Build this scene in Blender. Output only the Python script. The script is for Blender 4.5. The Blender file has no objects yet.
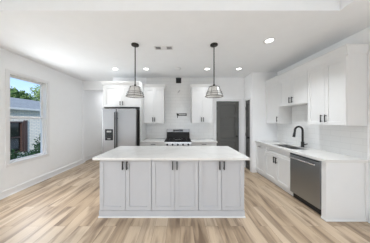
import bpy, bmesh, math, random
from mathutils import Vector, Matrix
random.seed(7)
PI = math.pi
scene = bpy.context.scene
C = scene.collection

# ------------------------------------------------------------------ camera
cam_d = bpy.data.cameras.new('camera')
cam_d.sensor_width = 36.0
cam_d.lens = 140.0 / 370.0 * 36.0
cam_d.shift_x = 5.0 / 370.0
cam_d.shift_y = -1.0 / 370.0
cam_d.clip_start = 0.02
cam = bpy.data.objects.new('camera', cam_d)
cam.location = (0, 0, 1.5)
cam.rotation_euler = (PI / 2, 0, 0)
C.objects.link(cam)
scene.camera = cam

# ------------------------------------------------------------------ view
scene.view_settings.view_transform = 'Standard'
scene.view_settings.look = 'None'
scene.view_settings.gamma = 1.0
scene.view_settings.use_curve_mapping = False
scene.view_settings.exposure = 0.04

# ------------------------------------------------------------------ sky
world = bpy.data.worlds.new('sky')
scene.world = world
world.use_nodes = True
wn = world.node_tree
wn.nodes.clear()
w_out = wn.nodes.new('ShaderNodeOutputWorld')
w_bg = wn.nodes.new('ShaderNodeBackground')
w_tc = wn.nodes.new('ShaderNodeTexCoord')
w_sep = wn.nodes.new('ShaderNodeSeparateXYZ')
w_ramp = wn.nodes.new('ShaderNodeValToRGB')
w_ramp.color_ramp.elements[0].position = 0.0
w_ramp.color_ramp.elements[0].color = (0.50, 0.70, 0.95, 1)
w_ramp.color_ramp.elements[1].position = 0.45
w_ramp.color_ramp.elements[1].color = (0.24, 0.46, 0.88, 1)
w_noise = wn.nodes.new('ShaderNodeTexNoise')
w_noise.inputs['Scale'].default_value = 3.0
w_noise.inputs['Detail'].default_value = 5.0
w_cr = wn.nodes.new('ShaderNodeValToRGB')
w_cr.color_ramp.elements[0].position = 0.48
w_cr.color_ramp.elements[1].position = 0.75
w_mix = wn.nodes.new('ShaderNodeMix')
w_mix.data_type = 'RGBA'
wn.links.new(w_tc.outputs['Generated'], w_sep.inputs[0])
wn.links.new(w_sep.outputs['Z'], w_ramp.inputs[0])
wn.links.new(w_tc.outputs['Generated'], w_noise.inputs['Vector'])
wn.links.new(w_noise.outputs['Fac'], w_cr.inputs[0])
wn.links.new(w_cr.outputs[0], w_mix.inputs['Factor'])
wn.links.new(w_ramp.outputs[0], w_mix.inputs[6])
w_mix.inputs[7].default_value = (0.75, 0.82, 0.9, 1)
wn.links.new(w_mix.outputs[2], w_bg.inputs['Color'])
wn.links.new(w_bg.outputs[0], w_out.inputs[0])
w_bg.inputs['Strength'].default_value = 1.5

# ------------------------------------------------------------------ lights
def sun(energy, direction, angle):
    d = bpy.data.lights.new('sun', 'SUN')
    d.energy = energy
    d.angle = angle
    d.color = (1.0, 0.98, 0.95)
    o = bpy.data.objects.new('sun', d)
    o.rotation_euler = Vector(direction).to_track_quat('-Z', 'Y').to_euler()
    C.objects.link(o)

def area(name, loc, direction, sx, sy, power, color=(1, 1, 1), spread=180):
    d = bpy.data.lights.new(name, 'AREA')
    d.shape = 'RECTANGLE'
    d.size, d.size_y = sx, sy
    d.spread = math.radians(spread)
    d.energy = power
    d.color = color
    o = bpy.data.objects.new(name, d)
    o.location = loc
    o.rotation_euler = Vector(direction).to_track_quat('-Z', 'Y').to_euler()
    C.objects.link(o)
    return o

SUN_DIR = (-0.35, 1.0, -0.354)
sun(3.6, SUN_DIR, 0.012)
# unseen fill light added at the rear wall opening behind the camera
area('fill_rear', (0.9, -3.85, 1.05), (-0.1, 1, 0.0), 2.7, 1.8, 34, (0.95, 0.975, 1.0))
# unseen fill lights added beside the camera, left and right
area('fill_left', (-3.36, 0.4, 1.5), (1, 0.25, -0.1), 1.9, 1.6, 8, (0.95, 0.975, 1.0), 140)
area('fill_right', (2.73, -1.0, 1.5), (-1, 0.66, -0.22), 1.9, 1.6, 14, (0.95, 0.975, 1.0), 130)
# daylight of the window seen in the photo
area('daylight_window', (-3.36, 3.15, 1.55), (1, 0, -0.03), 0.66, 1.6, 33, (0.93, 0.97, 1.0))
# unseen fill light added to brighten the hall behind the kitchen
area('fill_hall', (-2.9, 6.6, 2.85), (0, 0, -1), 0.5, 0.5, 10, (0.96, 0.98, 1.0))
DOWNLIGHT_POWER = 15.0

# ------------------------------------------------------------------ materials
def new_mat(name):
    m = bpy.data.materials.new(name)
    m.use_nodes = True
    nt = m.node_tree
    return m, nt, nt.nodes['Principled BSDF']

def paint(name, col, rough=0.5, metal=0.0, var=0.03, scale=6.0, bump=0.0, bscale=200.0, spec=0.5):
    m, nt, b = new_mat(name)
    tc = nt.nodes.new('ShaderNodeTexCoord')
    n = nt.nodes.new('ShaderNodeTexNoise')
    n.inputs['Scale'].default_value = scale
    n.inputs['Detail'].default_value = 4
    nt.links.new(tc.outputs['Object'], n.inputs['Vector'])
    r = nt.nodes.new('ShaderNodeValToRGB')
    r.color_ramp.elements[0].position = 0.3
    r.color_ramp.elements[1].position = 0.7
    r.color_ramp.elements[0].color = tuple(c * (1 - var) for c in col) + (1,)
    r.color_ramp.elements[1].color = tuple(min(1, c * (1 + var)) for c in col) + (1,)
    nt.links.new(n.outputs['Fac'], r.inputs[0])
    nt.links.new(r.outputs[0], b.inputs['Base Color'])
    b.inputs['Roughness'].default_value = rough
    b.inputs['Metallic'].default_value = metal
    b.inputs['Specular IOR Level'].default_value = spec
    if bump:
        n2 = nt.nodes.new('ShaderNodeTexNoise')
        n2.inputs['Scale'].default_value = bscale
        nt.links.new(tc.outputs['Object'], n2.inputs['Vector'])
        bp = nt.nodes.new('ShaderNodeBump')
        bp.inputs['Strength'].default_value = bump
        bp.inputs['Distance'].default_value = 0.002
        nt.links.new(n2.outputs['Fac'], bp.inputs['Height'])
        nt.links.new(bp.outputs[0], b.inputs['Normal'])
    return m

M = {}
M['wall'] = paint('wall_paint', (0.91, 0.915, 0.92), 0.75, var=0.01, bump=0.15)
M['ceiling'] = paint('ceiling_paint', (0.89, 0.905, 0.92), 0.85, var=0.01, bump=0.2)
M['trim'] = paint('trim_paint', (0.83, 0.83, 0.83), 0.4, var=0.01)
M['cab'] = paint('cabinet_paint', (0.75, 0.75, 0.745), 0.35, var=0.01)
M['island'] = paint('island_paint', (0.49, 0.495, 0.51), 0.4, var=0.01)
M['black'] = paint('black_metal', (0.022, 0.022, 0.022), 0.35, metal=0.3, var=0.1)
M['gap'] = paint('dark_plastic', (0.018, 0.018, 0.018), 0.6, var=0.1)
M['glossblack'] = paint('black_glass', (0.012, 0.012, 0.012), 0.08, var=0.1)
M['bronze'] = paint('dark_bronze', (0.04, 0.037, 0.034), 0.45, metal=0.6, var=0.15)
M['iron'] = paint('cast_iron', (0.02, 0.02, 0.02), 0.7, var=0.2, bump=0.4)
M['door'] = paint('grey_door_paint', (0.10, 0.10, 0.093), 0.45, var=0.02)
M['chrome'] = paint('chrome', (0.75, 0.75, 0.75), 0.15, metal=1.0, var=0.02)
M['white_plastic'] = paint('white_plastic', (0.75, 0.75, 0.75), 0.4, var=0.01)
M['grey_plastic'] = paint('grey_plastic', (0.42, 0.42, 0.42), 0.5, var=0.02)
M['soil'] = paint('lawn', (0.10, 0.16, 0.05), 0.9, var=0.4, scale=3, bump=0.5)
M['gutter'] = paint('gutter_paint', (0.62, 0.60, 0.55), 0.5, var=0.05)
M['redwood'] = paint('red_brown_shutter', (0.065, 0.034, 0.028), 0.6, var=0.15)
M['bark'] = paint('bark', (0.10, 0.07, 0.05), 0.9, var=0.3, bump=0.6, bscale=40)

def steel(name, col=(0.50, 0.51, 0.52), rough=0.33, vertical=True):
    m, nt, b = new_mat(name)
    tc = nt.nodes.new('ShaderNodeTexCoord')
    mp = nt.nodes.new('ShaderNodeMapping')
    mp.inputs['Scale'].default_value = (2, 2, 300) if not vertical else (300, 300, 1.5)
    n = nt.nodes.new('ShaderNodeTexNoise')
    n.inputs['Scale'].default_value = 1.0
    n.inputs['Detail'].default_value = 2
    nt.links.new(tc.outputs['Object'], mp.inputs[0])
    nt.links.new(mp.outputs[0], n.inputs['Vector'])
    r = nt.nodes.new('ShaderNodeMapRange')
    r.inputs['To Min'].default_value = rough - 0.06
    r.inputs['To Max'].default_value = rough + 0.08
    nt.links.new(n.outputs['Fac'], r.inputs['Value'])
    nt.links.new(r.outputs[0], b.inputs['Roughness'])
    b.inputs['Base Color'].default_value = col + (1,)
    b.inputs['Metallic'].default_value = 1.0
    b.inputs['Anisotropic'].default_value = 0.5
    return m
M['steel'] = steel('brushed_steel', (0.36, 0.36, 0.365), 0.42)
M['steel_sink'] = steel('sink_steel', (0.72, 0.72, 0.72), 0.28)
M['steel_dw'] = steel('brushed_steel_dark', (0.35, 0.37, 0.385), 0.34, vertical=False)

# quartz with soft veins
def quartz():
    m, nt, b = new_mat('white_quartz')
    tc = nt.nodes.new('ShaderNodeTexCoord')
    n = nt.nodes.new('ShaderNodeTexNoise')
    n.inputs['Scale'].default_value = 1.6
    n.inputs['Detail'].default_value = 6
    n.inputs['Distortion'].default_value = 1.2
    nt.links.new(tc.outputs['Object'], n.inputs['Vector'])
    r = nt.nodes.new('ShaderNodeValToRGB')
    e = r.color_ramp.elements
    e[0].position = 0.46
    e[0].color = (0.72, 0.71, 0.69, 1)
    e[1].position = 0.54
    e[1].color = (0.72, 0.71, 0.69, 1)
    k = e.new(0.50)
    k.color = (0.675, 0.668, 0.648, 1)
    nt.links.new(n.outputs['Fac'], r.inputs[0])
    nt.links.new(r.outputs[0], b.inputs['Base Color'])
    b.inputs['Roughness'].default_value = 0.25
    return m
M['quartz'] = quartz()

# wood plank floor, planks running away from the camera
def planks():
    m, nt, b = new_mat('oak_planks')
    L = nt.links.new
    tc = nt.nodes.new('ShaderNodeTexCoord')
    sep = nt.nodes.new('ShaderNodeSeparateXYZ')
    cmb = nt.nodes.new('ShaderNodeCombineXYZ')
    L(tc.outputs['Object'], sep.inputs[0])
    L(sep.outputs['Y'], cmb.inputs['X'])
    L(sep.outputs['X'], cmb.inputs['Y'])
    br = nt.nodes.new('ShaderNodeTexBrick')
    br.offset = 0.37
    br.inputs['Scale'].default_value = 1.0
    br.inputs['Brick Width'].default_value = 1.22
    br.inputs['Row Height'].default_value = 0.18
    br.inputs['Mortar Size'].default_value = 0.0016
    br.inputs['Mortar Smooth'].default_value = 0.3
    br.inputs['Color1'].default_value = (0, 0, 0, 1)
    br.inputs['Color2'].default_value = (1, 1, 1, 1)
    br.inputs['Mortar'].default_value = (0.5, 0.5, 0.5, 1)
    L(cmb.outputs[0], br.inputs['Vector'])
    # per plank tone
    tone = nt.nodes.new('ShaderNodeValToRGB')
    e = tone.color_ramp.elements
    e[0].position = 0.0
    e[0].color = (0.40, 0.298, 0.20, 1)
    e[1].position = 1.0
    e[1].color = (0.53, 0.42, 0.308, 1)
    k = e.new(0.5)
    k.color = (0.47, 0.358, 0.248, 1)
    L(br.outputs['Color'], tone.inputs[0])
    # grain, shifted from plank to plank
    sh = nt.nodes.new('ShaderNodeVectorMath')
    sh.operation = 'MULTIPLY_ADD'
    L(br.outputs['Color'], sh.inputs[0])
    sh.inputs[1].default_value = (13.0, 7.0, 5.0)
    L(cmb.outputs[0], sh.inputs[2])
    mp = nt.nodes.new('ShaderNodeMapping')
    mp.inputs['Scale'].default_value = (0.9, 6.5, 1.0)
    L(sh.outputs[0], mp.inputs[0])
    n1 = nt.nodes.new('ShaderNodeTexNoise')
    n1.inputs['Scale'].default_value = 1.3
    n1.inputs['Detail'].default_value = 6
    n1.inputs['Distortion'].default_value = 0.6
    L(mp.outputs[0], n1.inputs['Vector'])
    g1 = nt.nodes.new('ShaderNodeValToRGB')
    g1.color_ramp.elements[0].position = 0.32
    g1.color_ramp.elements[0].color = (0.42, 0.37, 0.34, 1)
    g1.color_ramp.elements[1].position = 0.54
    g1.color_ramp.elements[1].color = (1.04, 1.04, 1.04, 1)
    L(n1.outputs['Fac'], g1.inputs[0])
    mul = nt.nodes.new('ShaderNodeMix')
    mul.data_type = 'RGBA'
    mul.blend_type = 'MULTIPLY'
    mul.inputs['Factor'].default_value = 1.0
    L(tone.outputs[0], mul.inputs[6])
    L(g1.outputs[0], mul.inputs[7])
    # fine grain
    mp2 = nt.nodes.new('ShaderNodeMapping')
    mp2.inputs['Scale'].default_value = (4.0, 90.0, 1.0)
    L(sh.outputs[0], mp2.inputs[0])
    n2 = nt.nodes.new('ShaderNodeTexNoise')
    n2.inputs['Scale'].default_value = 1.0
    n2.inputs['Detail'].default_value = 4
    L(mp2.outputs[0], n2.inputs['Vector'])
    g2 = nt.nodes.new('ShaderNodeMapRange')
    g2.inputs['To Min'].default_value = 0.80
    g2.inputs['To Max'].default_value = 1.12
    L(n2.outputs['Fac'], g2.inputs['Value'])
    mul2 = nt.nodes.new('ShaderNodeVectorMath')
    mul2.operation = 'SCALE'
    L(mul.outputs[2], mul2.inputs[0])
    L(g2.outputs[0], mul2.inputs['Scale'])
    seam = nt.nodes.new('ShaderNodeMix')
    seam.data_type = 'RGBA'
    L(br.outputs['Fac'], seam.inputs['Factor'])
    L(mul2.outputs[0], seam.inputs[6])
    seam.inputs[7].default_value = (0.16, 0.11, 0.075, 1)
    L(seam.outputs[2], b.inputs['Base Color'])
    b.inputs['Roughness'].default_value = 0.42
    bp = nt.nodes.new('ShaderNodeBump')
    bp.inputs['Strength'].default_value = 0.25
    bp.inputs['Distance'].default_value = 0.002
    L(n2.outputs['Fac'], bp.inputs['Height'])
    L(bp.outputs[0], b.inputs['Normal'])
    return m
M['planks'] = planks()

# brick-like patterns on vertical faces
def bricks(name, c1, c2, mortar, bw, rh, ms, rough, axis, bump=0.3):
    m, nt, b = new_mat(name)
    L = nt.links.new
    tc = nt.nodes.new('ShaderNodeTexCoord')
    sep = nt.nodes.new('ShaderNodeSeparateXYZ')
    cmb = nt.nodes.new('ShaderNodeCombineXYZ')
    L(tc.outputs['Object'], sep.inputs[0])
    L(sep.outputs[axis], cmb.inputs['X'])
    L(sep.outputs['Z'], cmb.inputs['Y'])
    br = nt.nodes.new('ShaderNodeTexBrick')
    br.inputs['Scale'].default_value = 1.0
    br.inputs['Brick Width'].default_value = bw
    br.inputs['Row Height'].default_value = rh
    br.inputs['Mortar Size'].default_value = ms
    br.inputs['Color1'].default_value = c1 + (1,)
    br.inputs['Color2'].default_value = c2 + (1,)
    br.inputs['Mortar'].default_value = mortar + (1,)
    L(cmb.outputs[0], br.inputs['Vector'])
    L(br.outputs['Color'], b.inputs['Base Color'])
    b.inputs['Roughness'].default_value = rough
    bp = nt.nodes.new('ShaderNodeBump')
    bp.invert = True
    bp.inputs['Strength'].default_value = bump
    bp.inputs['Distance'].default_value = 0.003
    L(br.outputs['Fac'], bp.inputs['Height'])
    L(bp.outputs[0], b.inputs['Normal'])
    return m
M['tile_back'] = bricks('white_tile_back', (0.80, 0.80, 0.79), (0.775, 0.775, 0.765), (0.66, 0.66, 0.65), 0.305, 0.102, 0.0025, 0.22, 'X', .2)
M['tile_right'] = bricks('white_tile_right', (0.80, 0.80, 0.79), (0.775, 0.775, 0.765), (0.67, 0.67, 0.66), 0.305, 0.102, 0.002, 0.22, 'Y', .2)
M['brick'] = bricks('pale_brick', (0.88, 0.79, 0.66), (0.80, 0.72, 0.60), (0.55, 0.53, 0.50), 0.21, 0.075, 0.010, 0.85, 'Y', 0.6)
M['shingle'] = bricks('grey_shingles', (0.40, 0.37, 0.33), (0.32, 0.30, 0.27), (0.22, 0.21, 0.19), 0.3, 0.045, 0.006, 0.9, 'Y', 0.5)

def glass(name, tint=(1, 1, 1), clear=0.92, rough=0.02):
    m = bpy.data.materials.new(name)
    m.use_nodes = True
    nt = m.node_tree
    nt.nodes.clear()
    o = nt.nodes.new('ShaderNodeOutputMaterial')
    t = nt.nodes.new('ShaderNodeBsdfTransparent')
    t.inputs[0].default_value = tint + (1,)
    g = nt.nodes.new('ShaderNodeBsdfGlossy')
    g.inputs['Roughness'].default_value = rough
    g.inputs['Color'].default_value = (0.9, 0.9, 0.9, 1)
    f = nt.nodes.new('ShaderNodeLayerWeight')
    f.inputs['Blend'].default_value = 0.5
    pw = nt.nodes.new('ShaderNodeMath')
    pw.operation = 'POWER'
    pw.inputs[1].default_value = 4.0
    nt.links.new(f.outputs['Facing'], pw.inputs[0])
    x = nt.nodes.new('ShaderNodeMixShader')
    sc_ = nt.nodes.new('ShaderNodeMath')
    sc_.operation = 'MULTIPLY'
    sc_.inputs[1].default_value = 0.5
    nt.links.new(pw.outputs[0], sc_.inputs[0])
    nt.links.new(sc_.outputs[0], x.inputs[0])
    nt.links.new(t.outputs[0], x.inputs[1])
    nt.links.new(g.outputs[0], x.inputs[2])
    nt.links.new(x.outputs[0], o.inputs[0])
    return m
M['glass'] = glass('window_glass')

def shade_glass():
    m = bpy.data.materials.new('seeded_shade_glass')
    m.use_nodes = True
    nt = m.node_tree
    nt.nodes.clear()
    o = nt.nodes.new('ShaderNodeOutputMaterial')
    t = nt.nodes.new('ShaderNodeBsdfTransparent')
    d = nt.nodes.new('ShaderNodeBsdfPrincipled')
    d.inputs['Base Color'].default_value = (0.86, 0.85, 0.82, 1)
    d.inputs['Roughness'].default_value = 0.15
    tc = nt.nodes.new('ShaderNodeTexCoord')
    n = nt.nodes.new('ShaderNodeTexNoise')
    n.inputs['Scale'].default_value = 60
    r = nt.nodes.new('ShaderNodeMapRange')
    r.inputs['To Min'].default_value = 0.38
    r.inputs['To Max'].default_value = 0.72
    x = nt.nodes.new('ShaderNodeMixShader')
    nt.links.new(tc.outputs['Object'], n.inputs['Vector'])
    nt.links.new(n.outputs['Fac'], r.inputs['Value'])
    nt.links.new(r.outputs[0], x.inputs[0])
    nt.links.new(t.outputs[0], x.inputs[1])
    nt.links.new(d.outputs[0], x.inputs[2])
    nt.links.new(x.outputs[0], o.inputs[0])
    return m
M['shade'] = shade_glass()

def emit(name, col, s):
    m, nt, b = new_mat(name)
    b.inputs['Base Color'].default_value = (0.8, 0.8, 0.8, 1)
    b.inputs['Emission Color'].default_value = col + (1,)
    b.inputs['Emission Strength'].default_value = s
    return m
M['lamp'] = emit('downlight_lens', (1.0, 0.98, 0.95), 6.0)

def leafy(name, c1, c2):
    m, nt, b = new_mat(name)
    g = nt.nodes.new('ShaderNodeNewGeometry')
    r = nt.nodes.new('ShaderNodeValToRGB')
    r.color_ramp.elements[0].color = c1 + (1,)
    r.color_ramp.elements[1].color = c2 + (1,)
    nt.links.new(g.outputs['Random Per Island'], r.inputs[0])
    nt.links.new(r.outputs[0], b.inputs['Base Color'])
    b.inputs['Roughness'].default_value = 0.6
    return m
M['leaf_dark'] = leafy('dark_leaves', (0.04, 0.10, 0.025), (0.15, 0.24, 0.07))
M['leaf_light'] = leafy('light_leaves', (0.14, 0.23, 0.06), (0.36, 0.46, 0.17))
M['leaf_shrub'] = leafy('shrub_leaves', (0.03, 0.07, 0.02), (0.16, 0.26, 0.08))

# ------------------------------------------------------------------ mesh helpers
class MB:
    def __init__(s):
        s.bm = bmesh.new()
    def box(s, x0, x1, y0, y1, z0, z1, bevel=0.0):
        r = bmesh.ops.create_cube(s.bm, size=1.0)
        vs = r['verts']
        for v in vs:
            v.co.x = x0 + (v.co.x + .5) * (x1 - x0)
            v.co.y = y0 + (v.co.y + .5) * (y1 - y0)
            v.co.z = z0 + (v.co.z + .5) * (z1 - z0)
        if bevel > 0:
            es = list({e for v in vs for e in v.link_edges})
            bmesh.ops.bevel(s.bm, geom=es, offset=bevel, segments=2, affect='EDGES', profile=0.5)
        return s
    def prism(s, pts, axis, a0, a1):
        """closed polygon pts in the plane across `axis`, extruded from a0 to a1"""
        def P(p, a):
            if axis == 'x': return (a, p[0], p[1])
            if axis == 'y': return (p[0], a, p[1])
            return (p[0], p[1], a)
        A = [s.bm.verts.new(P(p, a0)) for p in pts]
        B = [s.bm.verts.new(P(p, a1)) for p in pts]
        n = len(pts)
        s.bm.faces.new(A)
        s.bm.faces.new(B[::-1])
        for i in range(n):
            s.bm.faces.new((A[i], B[i], B[(i + 1) % n], A[(i + 1) % n]))
        return s
    def lathe(s, prof, cx=0, cy=0, cz=0, n=32, closed=False, rot=None):
        """profile list of (r, z) revolved about z"""
        rings = []
        T = (rot or Matrix.Identity(3))
        for r, z in prof:
            ring = []
            for i in range(n):
                a = 2 * PI * i / n
                p = T @ Vector((r * math.cos(a), r * math.sin(a), z))
                ring.append(s.bm.verts.new((cx + p.x, cy + p.y, cz + p.z)))
            rings.append(ring)
        m = len(rings)
        for k in range(m if closed else m - 1):
            a, b = rings[k], rings[(k + 1) % m]
            for i in range(n):
                s.bm.faces.new((a[i], a[(i + 1) % n], b[(i + 1) % n], b[i]))
        if not closed:
            if prof[0][0] > 1e-4: s.bm.faces.new(rings[0][::-1])
            if prof[-1][0] > 1e-4: s.bm.faces.new(rings[-1])
        return s
    def tube(s, path, r, n=10, closed=False):
        path = [Vector(p) for p in path]
        N = len(path)
        rings = []
        prev = None
        for i, p in enumerate(path):
            if closed:
                t = path[(i + 1) % N] - path[i - 1]
            else:
                t = path[min(i + 1, N - 1)] - path[max(i - 1, 0)]
            t.normalize()
            if prev is None:
                u = t.orthogonal().normalized()
            else:
                u = (prev - t * prev.dot(t)).normalized()
            prev = u
            w = t.cross(u)
            rr = r[i] if isinstance(r, (list, tuple)) else r
            rings.append([s.bm.verts.new(p + (u * math.cos(2 * PI * k / n) + w * math.sin(2 * PI * k / n)) * rr) for k in range(n)])
        for i in range(N if closed else N - 1):
            a, b = rings[i], rings[(i + 1) % N]
            for k in range(n):
                s.bm.faces.new((a[k], a[(k + 1) % n], b[(k + 1) % n], b[k]))
        if not closed:
            s.bm.faces.new(rings[0][::-1])
            s.bm.faces.new(rings[-1])
        return s
    def build(s, name, mat, parent=None, smooth=False):
        bmesh.ops.recalc_face_normals(s.bm, faces=s.bm.faces)
        me = bpy.data.meshes.new(name)
        s.bm.to_mesh(me)
        s.bm.free()
        me.materials.append(mat)
        if smooth:
            for p in me.polygons:
                p.use_smooth = True
            try:
                me.set_sharp_from_angle(angle=math.radians(35))
            except Exception:
                pass
        o = bpy.data.objects.new(name, me)
        C.objects.link(o)
        if parent:
            o.parent = parent
        return o

def thing(name, label, cat, loc=(0, 0, 0), rz=0, group=None):
    o = bpy.data.objects.new(name, None)
    o.empty_display_size = 0.1
    C.objects.link(o)
    o.location = loc
    o.rotation_euler = (0, 0, rz)
    o['label'] = label
    o['category'] = cat
    if group: o['group'] = group
    return o

def tag(o, label, cat, group=None):
    o['label'] = label
    o['category'] = cat
    if group: o['group'] = group
    return o

def struct(o, label, cat):
    o['kind'] = 'structure'
    o['label'] = label
    o['category'] = cat
    return o

def copy_tree(o, parent=None):
    c = o.copy()
    C.objects.link(c)
    c.parent = parent
    for ch in list(o.children):
        copy_tree(ch, c)
    return c

# ------------------------------------------------------------------ room dimensions
XL, XR = -3.43, 2.80
YK = 4.53                 # kitchen back wall
YP = 4.03                 # pantry wall facing the camera
XP = 2.08                 # pantry side wall
YO = 4.93                 # cased opening beside the refrigerator
XH = -3.53                # hall left wall
YH = 7.6                  # hall end
YR = -4.0                 # wall behind the camera
ZC = 2.89
ZT = 3.14                 # raised tray

# floor
struct(MB().box(-3.75, 3.0, YR - .2, YH + .2, -0.12, 0.0).build('floor', M['planks']),
       'light brown wood plank floor running away from the camera', 'floor')

# ceiling with a raised tray over the near part of the room
TX0, TX1, TY0, TY1 = -2.9, 2.02, -3.4, 1.77
m = MB()
m.box(-3.75, 3.0, TY1, YH + .2, ZC, ZC + .45)
m.box(-3.75, 3.0, YR - .2, TY0, ZC, ZC + .45)
m.box(-3.75, TX0, TY0, TY1, ZC, ZC + .45)
m.box(TX1, 3.0, TY0, TY1, ZC, ZC + .45)
m.box(TX0, TX1, TY0, TY1, ZT, ZC + .45)
struct(m.build('ceiling', M['ceiling']), 'flat light grey ceiling with a raised tray near the camera', 'ceiling')

# left wall with the window openings
WY0, WY1, WZ0, WZ1 = 2.80, 3.62, 0.62, 2.47
def wall_with_holes(x0, x1, ya, yb, z1, holes):
    """wall in the YZ plane; holes = (y0, y1, z0, z1) sorted by y"""
    m = MB()
    y = ya
    for (h0, h1, g0, g1) in holes:
        m.box(x0, x1, y, h0, 0, z1)
        if g0 > 0: m.box(x0, x1, h0, h1, 0, g0)
        m.box(x0, x1, h0, h1, g1, z1)
        y = h1
    m.box(x0, x1, y, yb, 0, z1)
    return m
struct(wall_with_holes(XL - .16, XL, YR, YO, ZC, [(-0.6, 1.4, 0.66, 2.42), (WY0, WY1, WZ0, WZ1)]).build('wall_left', M['wall']),
       'plain white left wall with a sash window', 'wall')
struct(MB().box(XH - .12, XH, YO, YH, 0, ZC).build('wall_hall_left', M['wall']), 'white hall wall beyond the opening', 'wall')
struct(MB().box(XH - .12, -1.9, YH, YH + .12, 0, ZC).build('wall_hall_end', M['wall']), 'white wall at the end of the hall', 'wall')
m = MB()
m.box(-2.18, -2.06, YK + .141, YH, 0, ZC)
struct(m.build('wall_hall_right', M['wall']), 'white hall wall behind the refrigerator', 'wall')
# cased opening: header and left stub
m = MB()
m.box(XH + .0, -2.18, YO, YO + .12, 2.57, ZC)
m.box(XH + .0, XL + .02, YO, YO + .12, 0, 2.57)
struct(m.build('wall_opening', M['wall']), 'white header over the hall opening left of the refrigerator', 'wall')

# back wall with an opening for door 1
D1 = (1.17, 1.92, 2.13)
m = MB()
m.box(-2.18, D1[0], YK, YK + .14, 0, ZC)
m.box(D1[0], D1[1], YK, YK + .14, D1[2], ZC)
m.box(D1[1], 2.94, YK, YK + .14, 0, ZC)
struct(m.build('wall_back', M['wall']), 'white back wall of the kitchen behind the range', 'wall')
# pantry walls
D2 = (4.14, 4.47, 2.13)
m = MB()
m.box(XP, XP + .12, D2[1], YK, 0, ZC)
m.box(XP, XP + .12, D2[0], D2[1], D2[2], ZC)
m.box(XP, XP + .12, YP, D2[0], 0, ZC)
m.box(XP + .12, XR, YP, YP + .12, 0, ZC)
struct(m.build('wall_pantry', M['wall']), 'white pantry wall ending the run of right cabinets', 'wall')
struct(wall_with_holes(XR, XR + .14, YR, YK, ZC, [(-2.0, 0.0, 0.66, 2.42)]).build('wall_right', M['wall']), 'white right wall behind the sink counter', 'wall')  # the hole beside the camera is an added light opening

# rear wall; patio and transom openings are added to let light in
m = MB()
m.box(XL - .16, XR + .14, YR - .14, YR, 2.50, ZC)
m.box(XL - .16, -1.0, YR - .14, YR, 0, 2.50)
m.box(-1.0, -0.50, YR - .14, YR, 0, 2.10)
m.box(-0.50, 2.30, YR - .14, YR, 2.0, 2.10)
m.box(2.30, XR + .14, YR - .14, YR, 0, 2.50)
m.box(.90, 2.30, YR - .14, YR, 2.10, 2.50)
struct(m.build('wall_rear', M['wall']), 'white wall behind the camera with added openings that let light in', 'wall')

struct(MB().box(-0.70, 3.95, YR - 3.6, YR - .15, 2.01, 2.08).build('sun_block_roof', M['trim']), 'unseen white slab added to block sun outside the rear opening', 'roof')  # added out of view to keep sun from the rear opening
struct(MB().box(4.0, 4.2, -9.0, 2.0, -.4, 4.2).build('sun_block_wall', M['wall']), 'tall unseen wall added to block sun outside the right opening', 'wall')  # added out of view to stop sun entering from the right
# baseboards
def base_prof(h=.14, t=.018):
    return [(0, 0), (t, 0), (t, h - .02), (t - .008, h - .006), (t - .012, h), (0, h)]
def baseboard_y(x, side, y0, y1, name):
    """runs along Y; side=+1 sticks out towards +X"""
    pts = [(x + side * p[0], p[1]) for p in base_prof()]
    m = MB().prism(pts, 'y', y0, y1)
    m.prism([(x + side * .018, 0), (x + side * .032, 0), (x + side * .028, .014), (x + side * .018, .02)], 'y', y0, y1)
    return m.build(name, M['trim'])
def baseboard_x(y, x0, x1, name):
    pts = [(y - p[0], p[1]) for p in base_prof()]
    return MB().prism(pts, 'x', x0, x1).build(name, M['trim'])
struct(baseboard_y(XL, 1, YR, YO, 'baseboard_left'), 'white baseboard along the left wall', 'baseboard')
struct(baseboard_y(XH, 1, YO + .12, YH, 'baseboard_hall'), 'white baseboard along the hall wall beyond the opening', 'baseboard')
struct(baseboard_x(YH, XH, -2.18, 'baseboard_hall_end'), 'white baseboard at the hall end', 'baseboard')
struct(baseboard_y(XR, -1, YR, 2.06, 'baseboard_right'), 'white baseboard on the right wall', 'baseboard')

# ------------------------------------------------------------------ window in the left wall
def build_window(idx, y0, y1, z0, z1, label):
    gx = XL - .075      # sash plane
    f = MB()
    t = .03
    f.box(XL - .15, XL - .002, y0, y0 + t, z0, z1, .003)
    f.box(XL - .15, XL - .002, y1 - t, y1, z0, z1, .003)
    f.box(XL - .15, XL - .002, y0 + t, y1 - t, z1 - t, z1, .003)
    f.box(XL - .15, XL + .03, y0 - .03, y1 + .03, z0 - .0, z0 + .025, .004)
    fr = struct(f.build('window_%d' % idx, M['trim']), label, 'window')
    zm = 1.56
    c = .036
    def sash(x, za, zb):
        s = MB()
        s.box(x - .015, x + .015, y0 + t, y0 + t + c, za, zb)
        s.box(x - .015, x + .015, y1 - t - c, y1 - t, za, zb)
        s.box(x - .015, x + .015, y0 + t + c, y1 - t - c, za, za + c)
        s.box(x - .015, x + .015, y0 + t + c, y1 - t - c, zb - c, zb)
        o = s.build('sash', M['trim'], fr)
        MB().box(x - .003, x + .003, y0 + t + c, y1 - t - c, za + c, zb - c).build('glass', M['glass'], o)
    sash(gx - .034, zm - .02, z1 - t)
    sash(gx, z0 + .025, zm + .02)
    return fr
build_window(1, WY0, WY1, WZ0, WZ1, 'white single-hung window looking out at the neighbouring house')
build_window(2, -0.6, 1.4, 0.66, 2.42, 'unseen white window added in the left wall beside the camera to light the room')  # out-of-view window, added as a light opening
# casing strip round the window seen in the photo (flat narrow)
m = MB()
m.box(XL, XL + .012, WY0 - .05, WY0, WZ0 - .05, WZ1 + .05, .002)
m.box(XL, XL + .012, WY1, WY1 + .05, WZ0 - .05, WZ1 + .05, .002)
m.box(XL, XL + .012, WY0, WY1, WZ1, WZ1 + .05, .002)
m.box(XL, XL + .012, WY0, WY1, WZ0 - .05, WZ0, .002)
struct(m.build('trim_1', M['trim']), 'narrow white casing around the window', 'trim')

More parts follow.
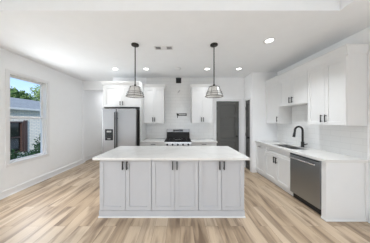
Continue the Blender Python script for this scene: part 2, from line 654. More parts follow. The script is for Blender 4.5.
# ------------------------------------------------------------------ interior doors
def panel_door(idx, w, h, label, handle_x, hinge_x, loc, rz):
    """door leaf in local XZ, front facing -Y, five horizontal panels"""
    e = MB()
    t = .035
    st = min(.105, w * .2)
    e.box(0, st, 0, t, 0, h)
    e.box(w - st, w, 0, t, 0, h)
    rails = 6
    rh = .10
    ph = (h - rails * rh) / 5
    for i in range(rails):
        z = i * (rh + ph)
        e.box(st, w - st, 0, t, z, z + rh)
    for i in range(5):
        z = rh + i * (rh + ph)
        e.box(st, w - st, .028, t, z, z + ph)
        b = .035
        e.box(st + b, w - st - b, .012, .028, z + b, z + ph - b)
    d = struct(e.build('door_%d' % idx, M['door']), label, 'door')
    d.location = loc
    d.rotation_euler = (0, 0, rz)
    k = MB()
    R = Matrix.Rotation(PI / 2, 3, 'X')
    k.lathe([(.0, -.0), (.03, -.0), (.03, .006), (.012, .01), (.012, .03), (.024, .036), (.029, .05), (.024, .064), (.0, .068)], handle_x, 0, .98, 20, rot=R)
    k.build('door_knob', M['black'], d, True)
    for z in (.22, 1.05, 1.88):
        MB().box(hinge_x - .012, hinge_x + .012, -.008, 0, z - .05, z + .05, .002).build('hinge', M['black'], d)
    return d
panel_door(1, D1[1] - D1[0] - .03, 2.11, 'dark grey five-panel door in the back wall', .65, .012, (D1[0] + .015, YK + .012, .008), 0)
panel_door(2, D2[1] - D2[0] - .02, 2.11, 'narrow dark grey door in the pantry side wall', .25, .012, (XP + .012, D2[1] - .01, .008), -PI / 2)
m = MB()
cw = .06
m.box(D1[0] - cw, D1[0] + .005, YK - .016, YK - .0005, 0, D1[2] + cw, .003)
m.box(D1[1] - .005, D1[1] + cw, YK - .016, YK - .0005, 0, D1[2] + cw, .003)
m.box(D1[0] + .005, D1[1] - .005, YK - .016, YK - .0005, D1[2] - .005, D1[2] + cw, .003)
struct(m.build('trim_2', M['trim']), 'white casing around the grey back door', 'trim')
m = MB()
m.box(XP - .014, XP - .0005, D2[0] - .05, D2[0] + .004, 0, D2[2] + .05, .003)
m.box(XP - .014, XP - .0005, D2[1] - .004, D2[1] + .05, 0, D2[2] + .05, .003)
m.box(XP - .014, XP - .0005, D2[0] + .004, D2[1] - .004, D2[2] - .004, D2[2] + .05, .003)
struct(m.build('trim_3', M['trim']), 'white casing around the narrow pantry door', 'trim')

# ------------------------------------------------------------------ backsplash
m = MB()
m.box(-1.087, 1.09, YK - .010, YK - .0005, .60, ZC - .001)
struct(m.build('wall_tile_back', M['tile_back']), 'white subway tile covering the back wall around the range', 'backsplash')
m = MB()
m.box(XR - .010, XR - .0005, 2.09, YP - .001, .60, 2.5)
struct(m.build('wall_tile_right', M['tile_right']), 'white subway tile along the right wall over the sink counter', 'backsplash')

# ------------------------------------------------------------------ cabinets
def shaker(w, z0, z1, x0, stile=.06, t=.02, rec=.012):
    """front leaf from x0 to x0+w, front face at y=0"""
    e = MB()
    s = min(stile, w * .3, (z1 - z0) * .33)
    bv = .0015
    e.box(x0, x0 + s, 0, t, z0, z1, bv)
    e.box(x0 + w - s, x0 + w, 0, t, z0, z1, bv)
    e.box(x0 + s, x0 + w - s, 0, t, z0, z0 + s, bv)
    e.box(x0 + s, x0 + w - s, 0, t, z1 - s, z1, bv)
    e.box(x0 + s - .003, x0 + w - s + .003, rec, t, z0 + s - .003, z1 - s + .003)
    return e

def pull(cx, cz, vertical, length=.13, r=.0065):
    e = MB()
    h = length / 2
    off = .032
    if vertical:
        e.box(cx - r, cx + r, -off - r, -off + r, cz - h, cz + h, .002)
        for s_ in (-1, 1):
            e.box(cx - r * .8, cx + r * .8, -off + r * .5, 0, cz + s_ * (h - .018) - r * .8, cz + s_ * (h - .018) + r * .8)
    else:
        e.box(cx - h, cx + h, -off - r, -off + r, cz - r, cz + r, .002)
        for s_ in (-1, 1):
            e.box(cx + s_ * (h - .018) - r * .8, cx + s_ * (h - .018) + r * .8, -off + r * .5, 0, cz - r * .8, cz + r * .8)
    return e

def cabinet(name, label, group, loc, rz, w, depth, z0, z1, fronts, mat, toe=0.0, toe_rec=.06, crown=None, proj=.045, cat='cabinet', pr=.0065, plen=.13, stile=.06):
    """local origin: front-left bottom, x across, front leaves at y=0..0.02, carcass behind"""
    t = thing(name, label, cat, loc, rz, group)
    b = MB()
    e = .0008
    if toe:
        b.box(e, w - e, .021, depth, z0 + toe, z1, .001)
        b.box(e, w - e, toe_rec, depth, z0, z0 + toe)
    else:
        b.box(e, w - e, .021, depth, z0, z1, .001)
    b.build('carcass', mat, t)
    for (kind, x0, x1, a, c, hx, hz, vert) in fronts:
        leaf = shaker(x1 - x0, a, c, x0, stile).build(kind, mat, t)
        if hx is not None:
            pull(hx, hz, vert, plen, pr).build('handle', M['black'], leaf)
    if crown:
        # crown = (left return, right return)
        zt = z1 + crown[2]
        P = proj
        prof = [(.021, z1 - .03), (.0, z1 - .03), (.0, z1 - .005), (-P * .3, z1 + .02), (-P * .8, zt - .03), (-P, zt - .02), (-P, zt), (.021, zt)]
        cr = MB()
        xa = -P if crown[0] else .0008
        xb = w + P if crown[1] else w - .0008
        cr.prism(prof, 'x', xa, xb)
        if crown[0]:
            cr.prism([(.0, z1 + .0), (-P * .3, z1 + .02), (-P * .8, zt - .03), (-P, zt - .02), (-P, zt), (.0, zt)], 'y', .021, depth)
        if crown[1]:
            cr.prism([(w, z1 + .0), (w + P * .3, z1 + .02), (w + P * .8, zt - .03), (w + P, zt - .02), (w + P, zt), (w, zt)], 'y', .021, depth)
        cr.box(xa + P if crown[0] else xa, xb - P if crown[1] else xb, .021, depth, z1 + .001, zt)
        cr.build('crown', mat, t)
    return t

g = .0025
def two_doors(w, a, c, hz, plen_off=.035, gap=g):
    mid = w / 2
    return [('door', gap, mid - gap * .6, a, c, mid - plen_off, hz, True),
            ('door', mid + gap * .6, w - gap, a, c, mid + plen_off, hz, True)]

# island -------------------------------------------------------------
IX0, IW, IY = -1.25, .75, 2.17
ix = IX0
for wi, lab in ((.806, 'light grey island cabinet, leftmost of the three under the island top'),
                (.730, 'light grey island cabinet, middle of the three under the island top'),
                (.714, 'light grey island cabinet, rightmost of the three under the island top')):
    cabinet('island_cabinet', lab, 'island cabinets', (ix, IY, 0), 0, wi, .74, .0, .899,
            two_doors(wi, .105, .892, .81, .033, .004), M['island'], pr=.008)
    ix += wi
m = MB()
m.box(IX0 - .004, IX0 + 3 * IW + .004, IY - .006, IY + .019, 0, .100, .002)
m.box(IX0 - .004, IX0 - .001, IY + .019, IY + .755, 0, .10)
m.box(IX0 + 3 * IW + .001, IX0 + 3 * IW + .004, IY + .019, IY + .755, 0, .10)
m.box(IX0 - .001, IX0 + 3 * IW + .001, IY + .741, IY + .755, 0, .10)
bm_o = tag(m.build('base_molding', M['island']), 'light grey base board along the foot of the island with white shoe molding', 'molding')
MB().box(IX0 - .012, IX0 + 3 * IW + .012, IY - .019, IY - .0065, 0, .020, .004).build('shoe_molding', M['cab'], bm_o)
m = MB().box(-1.320, 1.055, 2.105, 3.085, .900, .938, .004)
tag(m.build('island_countertop', M['quartz']), 'pale quartz countertop covering the island', 'countertop')

# back run -----------------------------------------------------------
BY = 3.91   # front of base cabinets
UY = 4.20   # front of upper cabinets
RX0, RX1 = -.44, .32   # range
cabinet('base_cabinet', 'white base cabinet with a drawer between refrigerator and range', 'base cabinets along the back wall',
        (-1.087, BY, 0), 0, RX0 - .004 + 1.087, YK - BY - .011, 0, .879,
        [('drawer', .003, RX0 + 1.087 - .007, .72, .872, .34, .838, False)] +
        two_doors(RX0 - .004 + 1.087, .105, .715, .62), M['cab'], toe=.10)
cabinet('base_cabinet', 'white base cabinet with a drawer between range and grey back door', 'base cabinets along the back wall',
        (RX1 + .004, BY, 0), 0, .70, YK - BY - .011, 0, .879,
        [('drawer', .003, .697, .72, .872, .34, .838, False)] + two_doors(.70, .105, .715, .62), M['cab'], toe=.10)
tag(MB().box(-1.087, RX0 - .003, BY - .03, YK - .011, .880, .920, .003).build('back_countertop', M['quartz']),
    'short pale countertop between refrigerator and range', 'countertop')
tag(MB().box(RX1 + .003, RX1 + .72, BY - .03, YK - .011, .880, .920, .003).build('back_countertop', M['quartz']),
    'short pale countertop between range and grey back door', 'countertop')
cabinet('upper_cabinet', 'white two-door upper cabinet left of the range, beside the refrigerator cabinet', 'upper cabinets',
        (-1.087, UY, 0), 0, .605, YK - UY - .011, 1.42, 2.50, two_doors(.605, 1.425, 2.47, 1.53, .032), M['cab'], crown=(False, True, .09), pr=.009)
cabinet('upper_cabinet', 'white two-door upper cabinet right of the range, near the grey back door', 'upper cabinets',
        (.36, UY, 0), 0, .62, YK - UY - .011, 1.42, 2.50, two_doors(.62, 1.425, 2.47, 1.53, .032), M['cab'], crown=(True, True, .09), pr=.009)
# refrigerator surround
fc = cabinet('upper_cabinet', 'short wide white cabinet directly over the refrigerator, carried by tall side panels', 'upper cabinets',
        (-2.135, 3.92, 0), 0, 1.005, YK - 3.92 - .002, 1.88, 2.50, two_doors(1.005, 1.885, 2.47, 1.98), M['cab'], crown=(True, False, .09), plen=.11, pr=.008)
MB().box(-.020, -.001, 0, YK - 3.92 - .002, 0, 2.499, .001).build('side_panel', M['cab'], fc)
MB().box(1.006, 1.046, 0, YK - 3.92 - .002, 0, 2.59, .001).build('side_panel', M['cab'], fc)

# refrigerator --------------------------------------------------------
FY = 3.68
t = thing('refrigerator', 'stainless side-by-side refrigerator with black ice dispenser', 'refrigerator', (-2.045, FY, 0))
FW = .885
MB().box(.006, FW - .006, .085, .80, .04, 1.80, .004).build('body', M['gap'], t)
ld = MB().box(0, .365, 0, .075, .07, 1.815, .008).build('door', M['steel'], t)
MB().box(.385, FW, 0, .075, .07, 1.815, .008).build('door', M['steel'], t)
rd = t.children[-1]
MB().box(.020, FW - .02, .06, .12, .04, .069).build('kick_grille', M['gap'], t)
dp = MB()
dp.box(.075, .285, -.004, .0, .98, 1.27, .001)
dp.build('dispenser', M['glossblack'], ld)
MB().box(.12, .24, -.0065, -.0042, 1.19, 1.23).build('dispenser_panel', M['grey_plastic'], ld)
MB().box(.14, .22, -.0075, -.0042, 1.01, 1.025).build('drip_tray', M['grey_plastic'], ld)
MB().box(.330, .356, -.045, -.025, .50, 1.72, .006).box(.338, .349, -.03, 0, .60, .62).box(.338, .349, -.03, 0, 1.55, 1.57).build('handle', M['gap'], ld)
MB().box(.394, .412, -.045, -.025, .50, 1.72, .006).box(.401, .412, -.03, 0, .60, .62).box(.401, .412, -.03, 0, 1.55, 1.57).build('handle', M['gap'], rd)
for x in (.03, FW - .11):
    MB().box(x, x + .08, .09, .15, 1.8, 1.83, .004).build('hinge_cover', M['gap'], t)
for x in (.06, FW - .06):
    MB().lathe([(.02, 0), (.02, .04)], x, .2, 0, 12).build('foot', M['gap'], t)

# range ----------------------------------------------------------------
t = thing('range', 'stainless gas range with black cooktop between the base cabinets', 'range', (RX0, 3.85, 0))
RW = RX1 - RX0
MB().box(.002, RW - .002, .045, .655, .04, .90, .003).build('body', M['steel'], t)
cp = MB().prism([(.0, .77), (.045, .77), (.045, .905), (.02, .905)], 'x', .002, RW - .002).build('control_panel', M['steel_sink'], t)
R = Matrix.Rotation(PI / 2 - .13, 3, 'X')
for i in range(5):
    x = .09 + i * (RW - .18) / 4
    MB().lathe([(.0, -.01), (.026, -.01), (.026, .008), (.019, .012), (.017, .032), (0, .034)], x, .008, .835, 20, rot=R).build('knob', M['black'], cp, True)
od = MB().box(.008, RW - .008, .005, .044, .24, .755, .005).build('oven_door', M['steel'], t)
MB().box(.10, RW - .10, .002, .005, .34, .62).build('oven_window', M['glossblack'], od)
MB().tube([(.07, -.045, .71), (RW - .07, -.045, .71)], .012, 12).box(.09, .11, -.045, .005, .70, .72).box(RW - .11, RW - .09, -.045, .005, .70, .72).build('handle', M['steel'], od)
MB().box(.008, RW - .008, .008, .044, .05, .23, .005).build('warming_drawer', M['steel'], t)
MB().box(.004, RW - .004, .022, .60, .901, .918, .003).build('cooktop', M['glossblack'], t)
for cx in (.13, RW / 2, RW - .13):
    gr = MB()
    hw = .115
    for yy in (.06, .19, .31, .43, .56):
        gr.box(cx - hw, cx + hw, yy - .006, yy + .006, .936, .950, .002)
    for xx in (-hw + .006, 0, hw - .006):
        gr.box(cx + xx - .006, cx + xx + .006, .055, .565, .936, .950, .002)
    for xx in (-hw + .006, hw - .006):
        for yy in (.06, .56):
            gr.box(cx + xx - .007, cx + xx + .007, yy - .007, yy + .007, .918, .936)
    gr.build('grate', M['iron'], t)
for cx in (.13, RW - .13):
    for cy in (.17, .45):
        MB().lathe([(.05, .918), (.05, .924), (.034, .926), (.034, .933), (0, .934)], cx, cy, 0, 24).build('burner', M['iron'], t, True)
MB().box(RW / 2 - .09, RW / 2 + .09, .10, .46, .952, .962, .004).build('griddle', M['chrome'], t)
bg = MB().prism([(.605, .90), (.60, 1.0), (.615, 1.225), (.655, 1.225), (.655, .90)], 'x', .012, RW - .012).build('back_guard', M['steel'], t)
MB().prism([(.602, 1.15), (.607, 1.215), (.614, 1.215), (.609, 1.15)], 'x', .22, RW - .22).build('display', M['glossblack'], bg)
MB().prism([(.588, .93), (.598, 1.135), (.6075, 1.135), (.599, .93)], 'x', .02, RW - .02).build('vent_strip', M['iron'], bg)
for x in (.06, RW - .06):
    for y in (.10, .58):
        MB().lathe([(.018, 0), (.018, .041)], x, y, 0, 12).build('foot', M['gap'], t)

# pot filler --------------------------------------------------------------
YT = YK - .0105
t = thing('pot_filler', 'black folding pot filler faucet on the tile above the range', 'faucet', (-.075, YT, 1.69))
RY = Matrix.Rotation(PI / 2, 3, 'X')
MB().lathe([(.0, .0), (.034, .0), (.034, .012), (.014, .016), (.014, .06), (0, .06)], 0, 0, 0, 24, rot=RY).build('wall_flange', M['black'], t, True)
MB().lathe([(.0, -.05), (.014, -.05), (.014, .035), (0, .035)], 0, -.065, 0, 16).tube([(0, -.065, .02), (.27, -.075, .02)], .011, 10).lathe([(0, -.04), (.014, -.04), (.014, .035), (0, .035)], .27, -.075, 0, 16).build('arm', M['black'], t, True)
MB().tube([(.27, -.100, -.03), (.03, -.115, -.03), (.005, -.117, -.034), (-.003, -.118, -.05), (-.003, -.118, -.11)], .011, 10).lathe([(0, -.045), (.013, -.045), (.013, -.015), (0, -.015)], .27, -.100, 0, 16).box(.26, .28, -.1, -.075, -.038, -.028).build('spout', M['black'], t, True)
MB().box(-.05, -.01, -.07, -.058, .03, .04, .002).build('handle', M['black'], t)

# hood duct opening and wire -----------------------------------------------
t = thing('duct_opening', 'small dark square hood duct opening high on the tiled wall', 'duct', (-.045, YT, 2.79))
m = MB()
m.box(-.085, -.070, -.012, 0, -.085, .085)
m.box(.070, .085, -.012, 0, -.085, .085)
m.box(-.070, .070, -.012, 0, .070, .085)
m.box(-.070, .070, -.012, 0, -.085, -.070)
m.build('frame', M['gap'], t)
MB().box(-.070, .070, -.003, 0, -.070, .070).build('opening', M['iron'], t)
t = thing('power_cable', 'short grey hood wire stub coming out of the tile below the duct', 'cable', (-.045, YT, 2.42))
MB().lathe([(0, 0), (.028, 0), (.028, .006), (0, .006)], 0, 0, 0, 20, rot=RY).build('grommet', M['white_plastic'], t)
MB().tube([(0, 0, 0), (0, -.03, .004), (.012, -.055, .01), (.03, -.07, .03), (.045, -.075, .05)], .012, 8).tube([(0, 0, -.005), (-.005, -.03, -.01), (-.02, -.045, -.025), (-.025, -.05, -.045)], .009, 8).build('wire', M['grey_plastic'], t, True)

# right run ---------------------------------------------------------------
FX = 2.18
RZ = -PI / 2     # local x runs towards the camera, local y into the right wall
def ry(y):        # local origin at world (FX, y): far end of the unit
    return (FX, y, 0)
DPT = XR - FX - .012
cabinet('base_cabinet', 'narrow white pull-out base cabinet against the pantry wall', 'base cabinets along the right wall',
        ry(YP - .002), RZ, .43, DPT, 0, .879, [('door', .003, .427, .105, .872, .215, .79, False)], M['cab'], toe=.10, plen=.11)
cabinet('sink_base_cabinet', 'white two-door sink cabinet left of the dishwasher', 'base cabinets along the right wall',
        ry(3.597), RZ, .825, DPT, 0, .66, [('false_drawer', .003, .822, .70, .872, None, None, None)] + two_doors(.825, .105, .695, .60, .035), M['cab'], toe=.10, plen=.14, pr=.008)
sb = [o for o in C.objects if o.name.startswith('sink_base_cabinet')][0]
MB().box(.001, .824, .021, .040, .661, .879).box(.001, .018, .041, DPT, .661, .879).box(.807, .824, .041, DPT, .661, .879).build('apron', M['cab'], sb)

# dishwasher
t = thing('dishwasher', 'stainless dishwasher with a bar handle in the right cabinet run', 'dishwasher', ry(2.769), RZ)
DW = .603
MB().box(.006, DW - .006, .03, DPT, .10, .872).box(.01, DW - .01, .065, DPT, 0, .10).build('tub', M['gap'], t)
dd = MB().box(.006, DW - .006, -.008, .029, .115, .868, .006).build('door', M['steel_dw'], t)
MB().box(.012, DW - .012, -.0095, -.0078, .845, .862).build('control_strip', M['gap'], dd)
hb = MB()
hb.tube([(.05, -.052, .795), (DW - .05, -.052, .795)], .013, 14)
hb.tube([(.075, -.052, .795), (.075, -.008, .795)], .010, 10).tube([(DW - .075, -.052, .795), (DW - .075, -.008, .795)], .010, 10)
hb.build('handle', M['chrome'], dd, True)
MB().box(.012, DW - .012, .055, .064, .002, .10).build('kick_plate', M['gap'], t)

t = thing('end_panel', 'wide white panel closing the near end of the sink counter', 'panel', (0, 0, 0))
MB().box(FX - .0, XR - .0015, 2.085, 2.160, 0, .879, .002).build('panel', M['cab'], t)
MB().box(FX - .014, XR - .0015, 2.071, 2.0845, 0, .022, .004).box(FX - .014, FX - .0005, 2.0845, 2.160, 0, .022, .004).build('shoe_molding', M['cab'], t)
MB().box(XR - .05, XR - .0015, 2.073, 2.0845, .022, .879, .002).build('scribe_strip', M['cab'], t)

# countertop with sink cutout
SX0, SX1, SY0, SY1 = 2.255, 2.60, 2.80, 3.42
m = MB()
CX0, CY0, CY1 = FX - .03, 2.060, YP - .001
m.box(CX0, XR - .011, CY0, SY0, .880, .920)
m.box(CX0, XR - .011, SY1, CY1, .880, .920)
m.box(CX0, SX0, SY0, SY1, .880, .920)
m.box(SX1, XR - .011, SY0, SY1, .880, .920)
bmesh.ops.remove_doubles(m.bm, verts=m.bm.verts, dist=1e-5)
tag(m.build('sink_countertop', M['quartz']), 'long pale quartz countertop along the right wall with sink cutout', 'countertop')

# sink
t = thing('sink', 'stainless undermount sink set in the right countertop', 'sink', (0, 0, 0))
m = MB()
w = .004
m.box(SX0 + .001, SX0 + w, SY0 + .001, SY1 - .001, .70, .912)
m.box(SX1 - w, SX1 - .001, SY0 + .001, SY1 - .001, .70, .912)
m.box(SX0 + w, SX1 - w, SY0 + .001, SY0 + w, .70, .912)
m.box(SX0 + w, SX1 - w, SY1 - w, SY1 - .001, .70, .912)
m.box(SX0 + w, SX1 - w, SY0 + w, SY1 - w, .70, .706)
m.build('basin', M['steel_sink'], t)
MB().lathe([(.045, .7065), (.045, .709), (.03, .709), (.03, .7075), (0, .7075)], 2.43, 3.11, 0, 24).build('drain', M['chrome'], t, True)

# faucet
t = thing('faucet', 'tall black gooseneck faucet behind the sink', 'faucet', (2.68, 3.06, .9205))
MB().lathe([(.036, 0), (.036, .006), (.032, .01), (.030, .03), (.030, .11), (.022, .12), (.0, .12)], 0, 0, 0, 24).build('base', M['black'], t, True)
path = [(0, 0, .11), (0, 0, .36)]
rad = .085
for i in range(1, 13):
    a = PI * i / 12 * 1.05
    path.append((-rad + rad * math.cos(a), 0, .36 + rad * math.sin(a)))
path.append((path[-1][0] - .006, 0, path[-1][2] - .03))
MB().tube(path, .020, 14).build('neck', M['black'], t, True)
ex, ez = path[-1][0], path[-1][2]
MB().tube([(ex, 0, ez), (ex - .008, 0, ez - .04), (ex - .018, 0, ez - .10)], [.022, .025, .026], 14).build('spray_head', M['black'], t, True)
MB().tube([(0, -.02, .065), (0, -.055, .068), (.0, -.11, .085)], [.018, .013, .011], 10).build('lever', M['black'], t, True)

# soap button / air gap on the deck
t = thing('sink_stopper_button', 'small chrome button on the counter beside the black faucet', 'button', (2.665, 2.94, .9205))
MB().lathe([(.022, 0), (.022, .005), (.012, .008), (.012, .016), (0, .018)], 0, 0, 0, 20).build('button', M['chrome'], t, True)

# uppers on the right wall
UX = 2.47
UD = XR - UX - .012
def ru(y):
    return (UX, y, 0)
cabinet('upper_cabinet', 'tall single-door upper cabinet against the pantry wall', 'upper cabinets on the right wall',
        ru(YP - .002), RZ, .535, UD, 1.42, 2.50, [('door', .003, .532, 1.425, 2.47, .49, 1.535, True)], M['cab'], crown=(False, False, .13), proj=.022)
cabinet('upper_cabinet', 'short two-door upper cabinet above the black sink faucet', 'upper cabinets on the right wall',
        ru(3.491), RZ, .778, UD, 1.84, 2.50, two_doors(.778, 1.845, 2.47, 1.955), M['cab'], crown=(False, False, .13), proj=.022)
cabinet('upper_cabinet', 'tall two-door upper cabinet nearest the camera at far right', 'upper cabinets on the right wall',
        ru(2.711), RZ, .628, UD, 1.42, 2.50, two_doors(.628, 1.425, 2.47, 1.535), M['cab'], crown=(False, True, .13), proj=.022)

# ------------------------------------------------------------------ ceiling fixtures
def downlight(loc, label, lit=True, power=DOWNLIGHT_POWER, spread=115):
    t = thing('recessed_light', label, 'ceiling light', loc, 0, 'recessed ceiling lights')
    MB().lathe([(.062, -.002), (.088, -.002), (.088, -.006), (.080, -.012), (.066, -.010), (.062, -.006)], 0, 0, 0, 32, closed=True).build('trim_ring', M['white_plastic'], t, True)
    MB().lathe([(.0, -.0045), (.0615, -.0045), (.0615, -.001), (0, -.001)], 0, 0, 0, 32).build('lens', M['lamp'] if lit else M['white_plastic'], t)
    if lit:
        d = bpy.data.lights.new('downlight_beam', 'AREA')
        d.shape = 'DISK'
        d.size = .12
        d.energy = power
        d.spread = math.radians(spread)
        d.color = (0.91, 0.96, 1.0)
        o = bpy.data.objects.new('downlight_beam', d)
        C.objects.link(o)
        o.parent = t
        o.location = (0, 0, -.016)
    return t
downlight((1.55, 2.43, ZC), 'lit round recessed light nearest the camera, right of the pendants')
downlight((-1.74, 3.76, ZC), 'lit round recessed light in front of the refrigerator, leftmost of the row', power=3.6)
downlight((-.91, 3.76, ZC), 'lit round recessed light just right of the left pendant rod', power=3.6)
downlight((.73, 3.76, ZC), 'lit round recessed light just left of the right pendant rod', power=3.6)
for qx, qy, ql in ((-2.0, -0.7, 'nearer left corner'), (1.1, -0.7, 'nearer right corner'), (-2.0, -2.3, 'far left corner'), (1.1, -2.3, 'far right corner')):  # these four are added out of view to brighten the room
    downlight((qx, qy, ZT), 'added unseen recessed light in the tray behind the camera, ' + ql, power=54.0 if qx < 0 else 26.0, spread=150 if qx < 0 else 115)
downlight((1.58, 3.76, ZC), 'lit round recessed light before the grey back door, rightmost of the row', power=3.6)
t = thing('smoke_detector', 'pale round detector on the ceiling in front of the range', 'detector', (-.04, 3.74, ZC - .001))
MB().lathe([(.075, 0), (.075, -.02), (.06, -.032), (0, -.034)], 0, 0, 0, 28).build('housing', M['white_plastic'], t, True)
MB().lathe([(.0, -.0345), (.010, -.0345), (.010, -.037), (0, -.037)], .02, 0, 0, 12).build('button', M['grey_plastic'], t)

# double ceiling register
t = thing('ceiling_vent', 'white ceiling vent with two dark slatted grilles between the pendants', 'vent', (-.31, 2.67, ZC))
m = MB()
m.box(-.175, .175, -.070, -.0505, -.008, -.0005)
m.box(-.175, .175, .0505, .070, -.008, -.0005)
m.box(-.175, -.1535, -.0505, .0505, -.008, -.0005)
m.box(.1535, .175, -.0505, .0505, -.008, -.0005)
m.box(-.0565, .0565, -.0505, .0505, -.008, -.0005)
m.build('frame', M['white_plastic'], t)
for cx in (-.105, .105):
    gr = MB()
    gr.box(cx - .048, cx + .048, -.05, .05, -.0015, -.0005)
    g_o = gr.build('grille', M['gap'], t)
    sl = MB()
    for k in range(6):
        y = -.045 + k * .018
        sl.box(cx - .048, cx + .048, y - .0035, y + .0035, -.007, -.003)
    sl.build('slats', M['grey_plastic'], g_o)

# pendants
def pendant(loc, label):
    t = thing('pendant_light', label, 'pendant light', loc, 0, 'pendants over the island')
    MB().lathe([(.0, -.001), (.068, -.001), (.068, -.018), (.060, -.024), (.012, -.028), (0, -.028)], 0, 0, 0, 32).build('canopy', M['bronze'], t, True)
    MB().lathe([(.0, -.028), (.0095, -.028), (.0095, -.725), (.018, -.73), (.018, -.785), (.0, -.79)], 0, 0, 0, 14).build('rod', M['bronze'], t, True)
    zt, zb = -.778, -.950
    r0, r1 = .093, .160
    cage = MB()
    def ring(r, z, th):
        cage.tube([(r * math.cos(2 * PI * k / 40), r * math.sin(2 * PI * k / 40), z) for k in range(40)], th, 6, closed=True)
    ring(r0, zt, .004)
    ring(r1, zb, .0055)
    ring(r1 - .013, zb + .045, .003)
    ring(r1 - .022, zb + .075, .003)
    for k in range(8):
        a = 2 * PI * k / 8 + .2
        cage.tube([(r0 * math.cos(a), r0 * math.sin(a), zt), (r1 * math.cos(a), r1 * math.sin(a), zb)], .0026, 6)
    for k in range(4):
        a = PI / 2 * k + .4
        cage.tube([(.015 * math.cos(a), .015 * math.sin(a), zt + .012), (r0 * math.cos(a), r0 * math.sin(a), zt)], .004, 6)
    cage.build('cage', M['bronze'], t, True)
    q0, q1 = r0 - .008, r1 - .011
    MB().lathe([(q0, zt - .004), (q1, zb + .006), (q1 - .003, zb + .006), (q0 - .003, zt - .004)], 0, 0, 0, 36, closed=True).build('glass_shade', M['shade'], t, True)
    b = MB().lathe([(0, -.790), (.014, -.793), (.014, -.815), (.02, -.83), (.03, -.86), (.026, -.888), (0, -.905)], 0, 0, 0, 20).build('bulb', M['white_plastic'], t, True)
    return t
p = pendant((-.82, 2.56, ZC), 'left caged pendant hanging over the island before the refrigerator')
q = copy_tree(p)
q.location = (.622, 2.56, ZC)
q['label'] = 'right caged pendant hanging over the island near the grey back door'

# ------------------------------------------------------------------ outside
m = MB().box(-60, XL - .17, -30, 60, -.45, -.30)
m.box(3.2, 30, -30, 60, -.45, -.30).box(-60, 30, -60, -30, -.45, -.30)
o = struct(m.build('ground', M['soil']), 'green lawn outside the window', 'lawn')

# neighbouring house
t = thing('neighbor_house', 'pale brick neighbouring house with grey shingle roof outside the window', 'house', (0, 0, -.09))
HX = -7.0
MB().box(HX - 5.5, HX, 1.5, 5.15, -.32, 2.08).box(HX - 5.5, HX, 6.25, 13.0, -.32, 2.08).box(HX - 5.5, HX, 5.15, 6.25, -.32, .20).box(HX - 5.5, HX, 5.15, 6.25, 1.55, 2.08).box(HX - 5.5, HX - .25, 5.15, 6.25, .2, 1.55).build('wall', M['brick'], t)
MB().prism([(HX + .16, 2.06), (HX + .16, 2.14), (HX - 2.9, 2.95), (HX - 6.2, 2.14), (HX - 6.2, 2.06)], 'y', 1.2, 13.3).build('roof', M['shingle'], t)
MB().box(HX + .161, HX + .25, 1.2, 13.3, 2.04, 2.13, .01).build('gutter', M['gutter'], t)
wn_ = MB().box(HX - .10, HX - .06, 5.15, 6.25, .2, 1.55)
wo = MB().box(HX - .10, HX + .02, 5.15, 5.21, .2, 1.55).box(HX - .10, HX + .02, 6.19, 6.25, .2, 1.55).box(HX - .10, HX + .02, 5.21, 6.19, .2, .26).box(HX - .10, HX + .02, 5.21, 6.19, 1.49, 1.55).box(HX - .10, HX - .02, 5.21, 6.19, .85, .89).build('window', M['redwood'], t)
wn_.build('pane', M['glossblack'], wo)
MB().box(HX + .0, HX + .04, 6.26, 6.40, .15, 1.60, .004).build('shutter', M['redwood'], t)

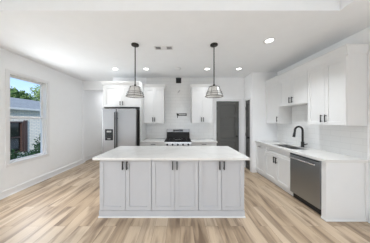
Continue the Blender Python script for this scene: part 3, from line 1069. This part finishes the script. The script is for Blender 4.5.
def foliage(name, label, cat, loc, rx, ry_, rz_, n, leaf, mat, trunk_h, trunk_r, base_z, group=None, stems=1):
    t = thing(name, label, cat, (loc[0], loc[1], base_z), 0, group)
    rnd = random.Random(hash((round(loc[0] * 10), round(loc[1] * 10))) & 0xffff)
    clumps = [(rnd.uniform(-.6, .6) * rx, rnd.uniform(-.6, .6) * ry_, rnd.uniform(-.6, .6) * rz_, rnd.uniform(.35, .55)) for _ in range(14)]
    bm = bmesh.new()
    cz = loc[2] - base_z
    for i in range(n):
        c = rnd.choice(clumps)
        d = Vector((rnd.gauss(0, 1), rnd.gauss(0, 1), rnd.gauss(0, 1))).normalized() * (rnd.random() ** .4)
        p = Vector((c[0] + d.x * rx * c[3], c[1] + d.y * ry_ * c[3], cz + c[2] + d.z * rz_ * c[3]))
        u = Vector((rnd.gauss(0, 1), rnd.gauss(0, 1), rnd.gauss(0, 1))).normalized()
        w = u.orthogonal().normalized()
        a, b = u * leaf, w * leaf * .5
        vs = [bm.verts.new(p - a), bm.verts.new(p + b), bm.verts.new(p + a), bm.verts.new(p - b)]
        bm.faces.new(vs)
    me = bpy.data.meshes.new('foliage')
    bm.to_mesh(me)
    bm.free()
    me.materials.append(mat)
    f = bpy.data.objects.new('foliage', me)
    C.objects.link(f)
    f.parent = t
    tr = MB()
    for s_ in range(stems):
        dx = (s_ - (stems - 1) / 2) * trunk_r * 4
        tr.tube([(dx, 0, 0), (dx * 1.3 + .02, .02, trunk_h * .5), (dx * 2, 0, trunk_h)], [trunk_r, trunk_r * .8, trunk_r * .5], 8)
        for b_ in range(4):
            a = rnd.uniform(0, 2 * PI)
            tr.tube([(dx * 1.6, 0, trunk_h * .75), (dx * 2 + rx * .4 * math.cos(a), ry_ * .4 * math.sin(a), trunk_h + rz_ * .2 + rnd.uniform(0, rz_ * .3))], [trunk_r * .5, trunk_r * .2], 6)
    tr.build('trunk' if stems == 1 else 'stem', M['bark'], t, True)
    return t
trees = [((-19.0, 12.5, 3.5), 1.7, 1.6, 1.6, 'leaf_dark', 'dark green tree behind the roof at the left edge of the window'),
         ((-19.5, 16.3, 3.7), 1.8, 1.6, 1.6, 'leaf_light', 'pale green tree behind the roof, left of the window middle'),
         ((-15.2, 13.0, 3.2), 1.3, 1.1, 1.4, 'leaf_dark', 'dark green tree just over the roof at the window middle'),
         ((-19.5, 20.3, 4.4), 1.8, 1.9, 1.9, 'leaf_light', 'tall light green tree behind the roof, at the window right edge'),
         ((-14.8, 15.6, 3.5), 1.4, 1.2, 1.6, 'leaf_dark', 'dark green tree just over the roof at the window right edge')]
for loc, rx, ry2, rz2, mt, lab in trees:
    foliage('tree', lab, 'tree', loc, rx, ry2, rz2, 2600, .13, M[mt], loc[2] + .3 - rz2 * .4, .14, -.31, 'trees behind the neighbouring house')
foliage('shrub', 'leafy green shrub at the right edge of the lower window pane', 'shrub', (-5.0, 5.15, .62), .26, .30, .62, 900, .04, M['leaf_shrub'], .8, .012, -.31, 'shrubs outside the window', 3)
foliage('shrub', 'small green shrub low at the left edge of the window', 'shrub', (-4.6, 3.85, .38), .18, .22, .42, 500, .035, M['leaf_shrub'], .5, .010, -.31, 'shrubs outside the window', 3)
foliage('shrub', 'low spreading shrub under the red-brown shutter', 'shrub', (-5.6, 5.2, .12), .3, .45, .35, 600, .04, M['leaf_shrub'], .3, .010, -.31, 'shrubs outside the window', 3)
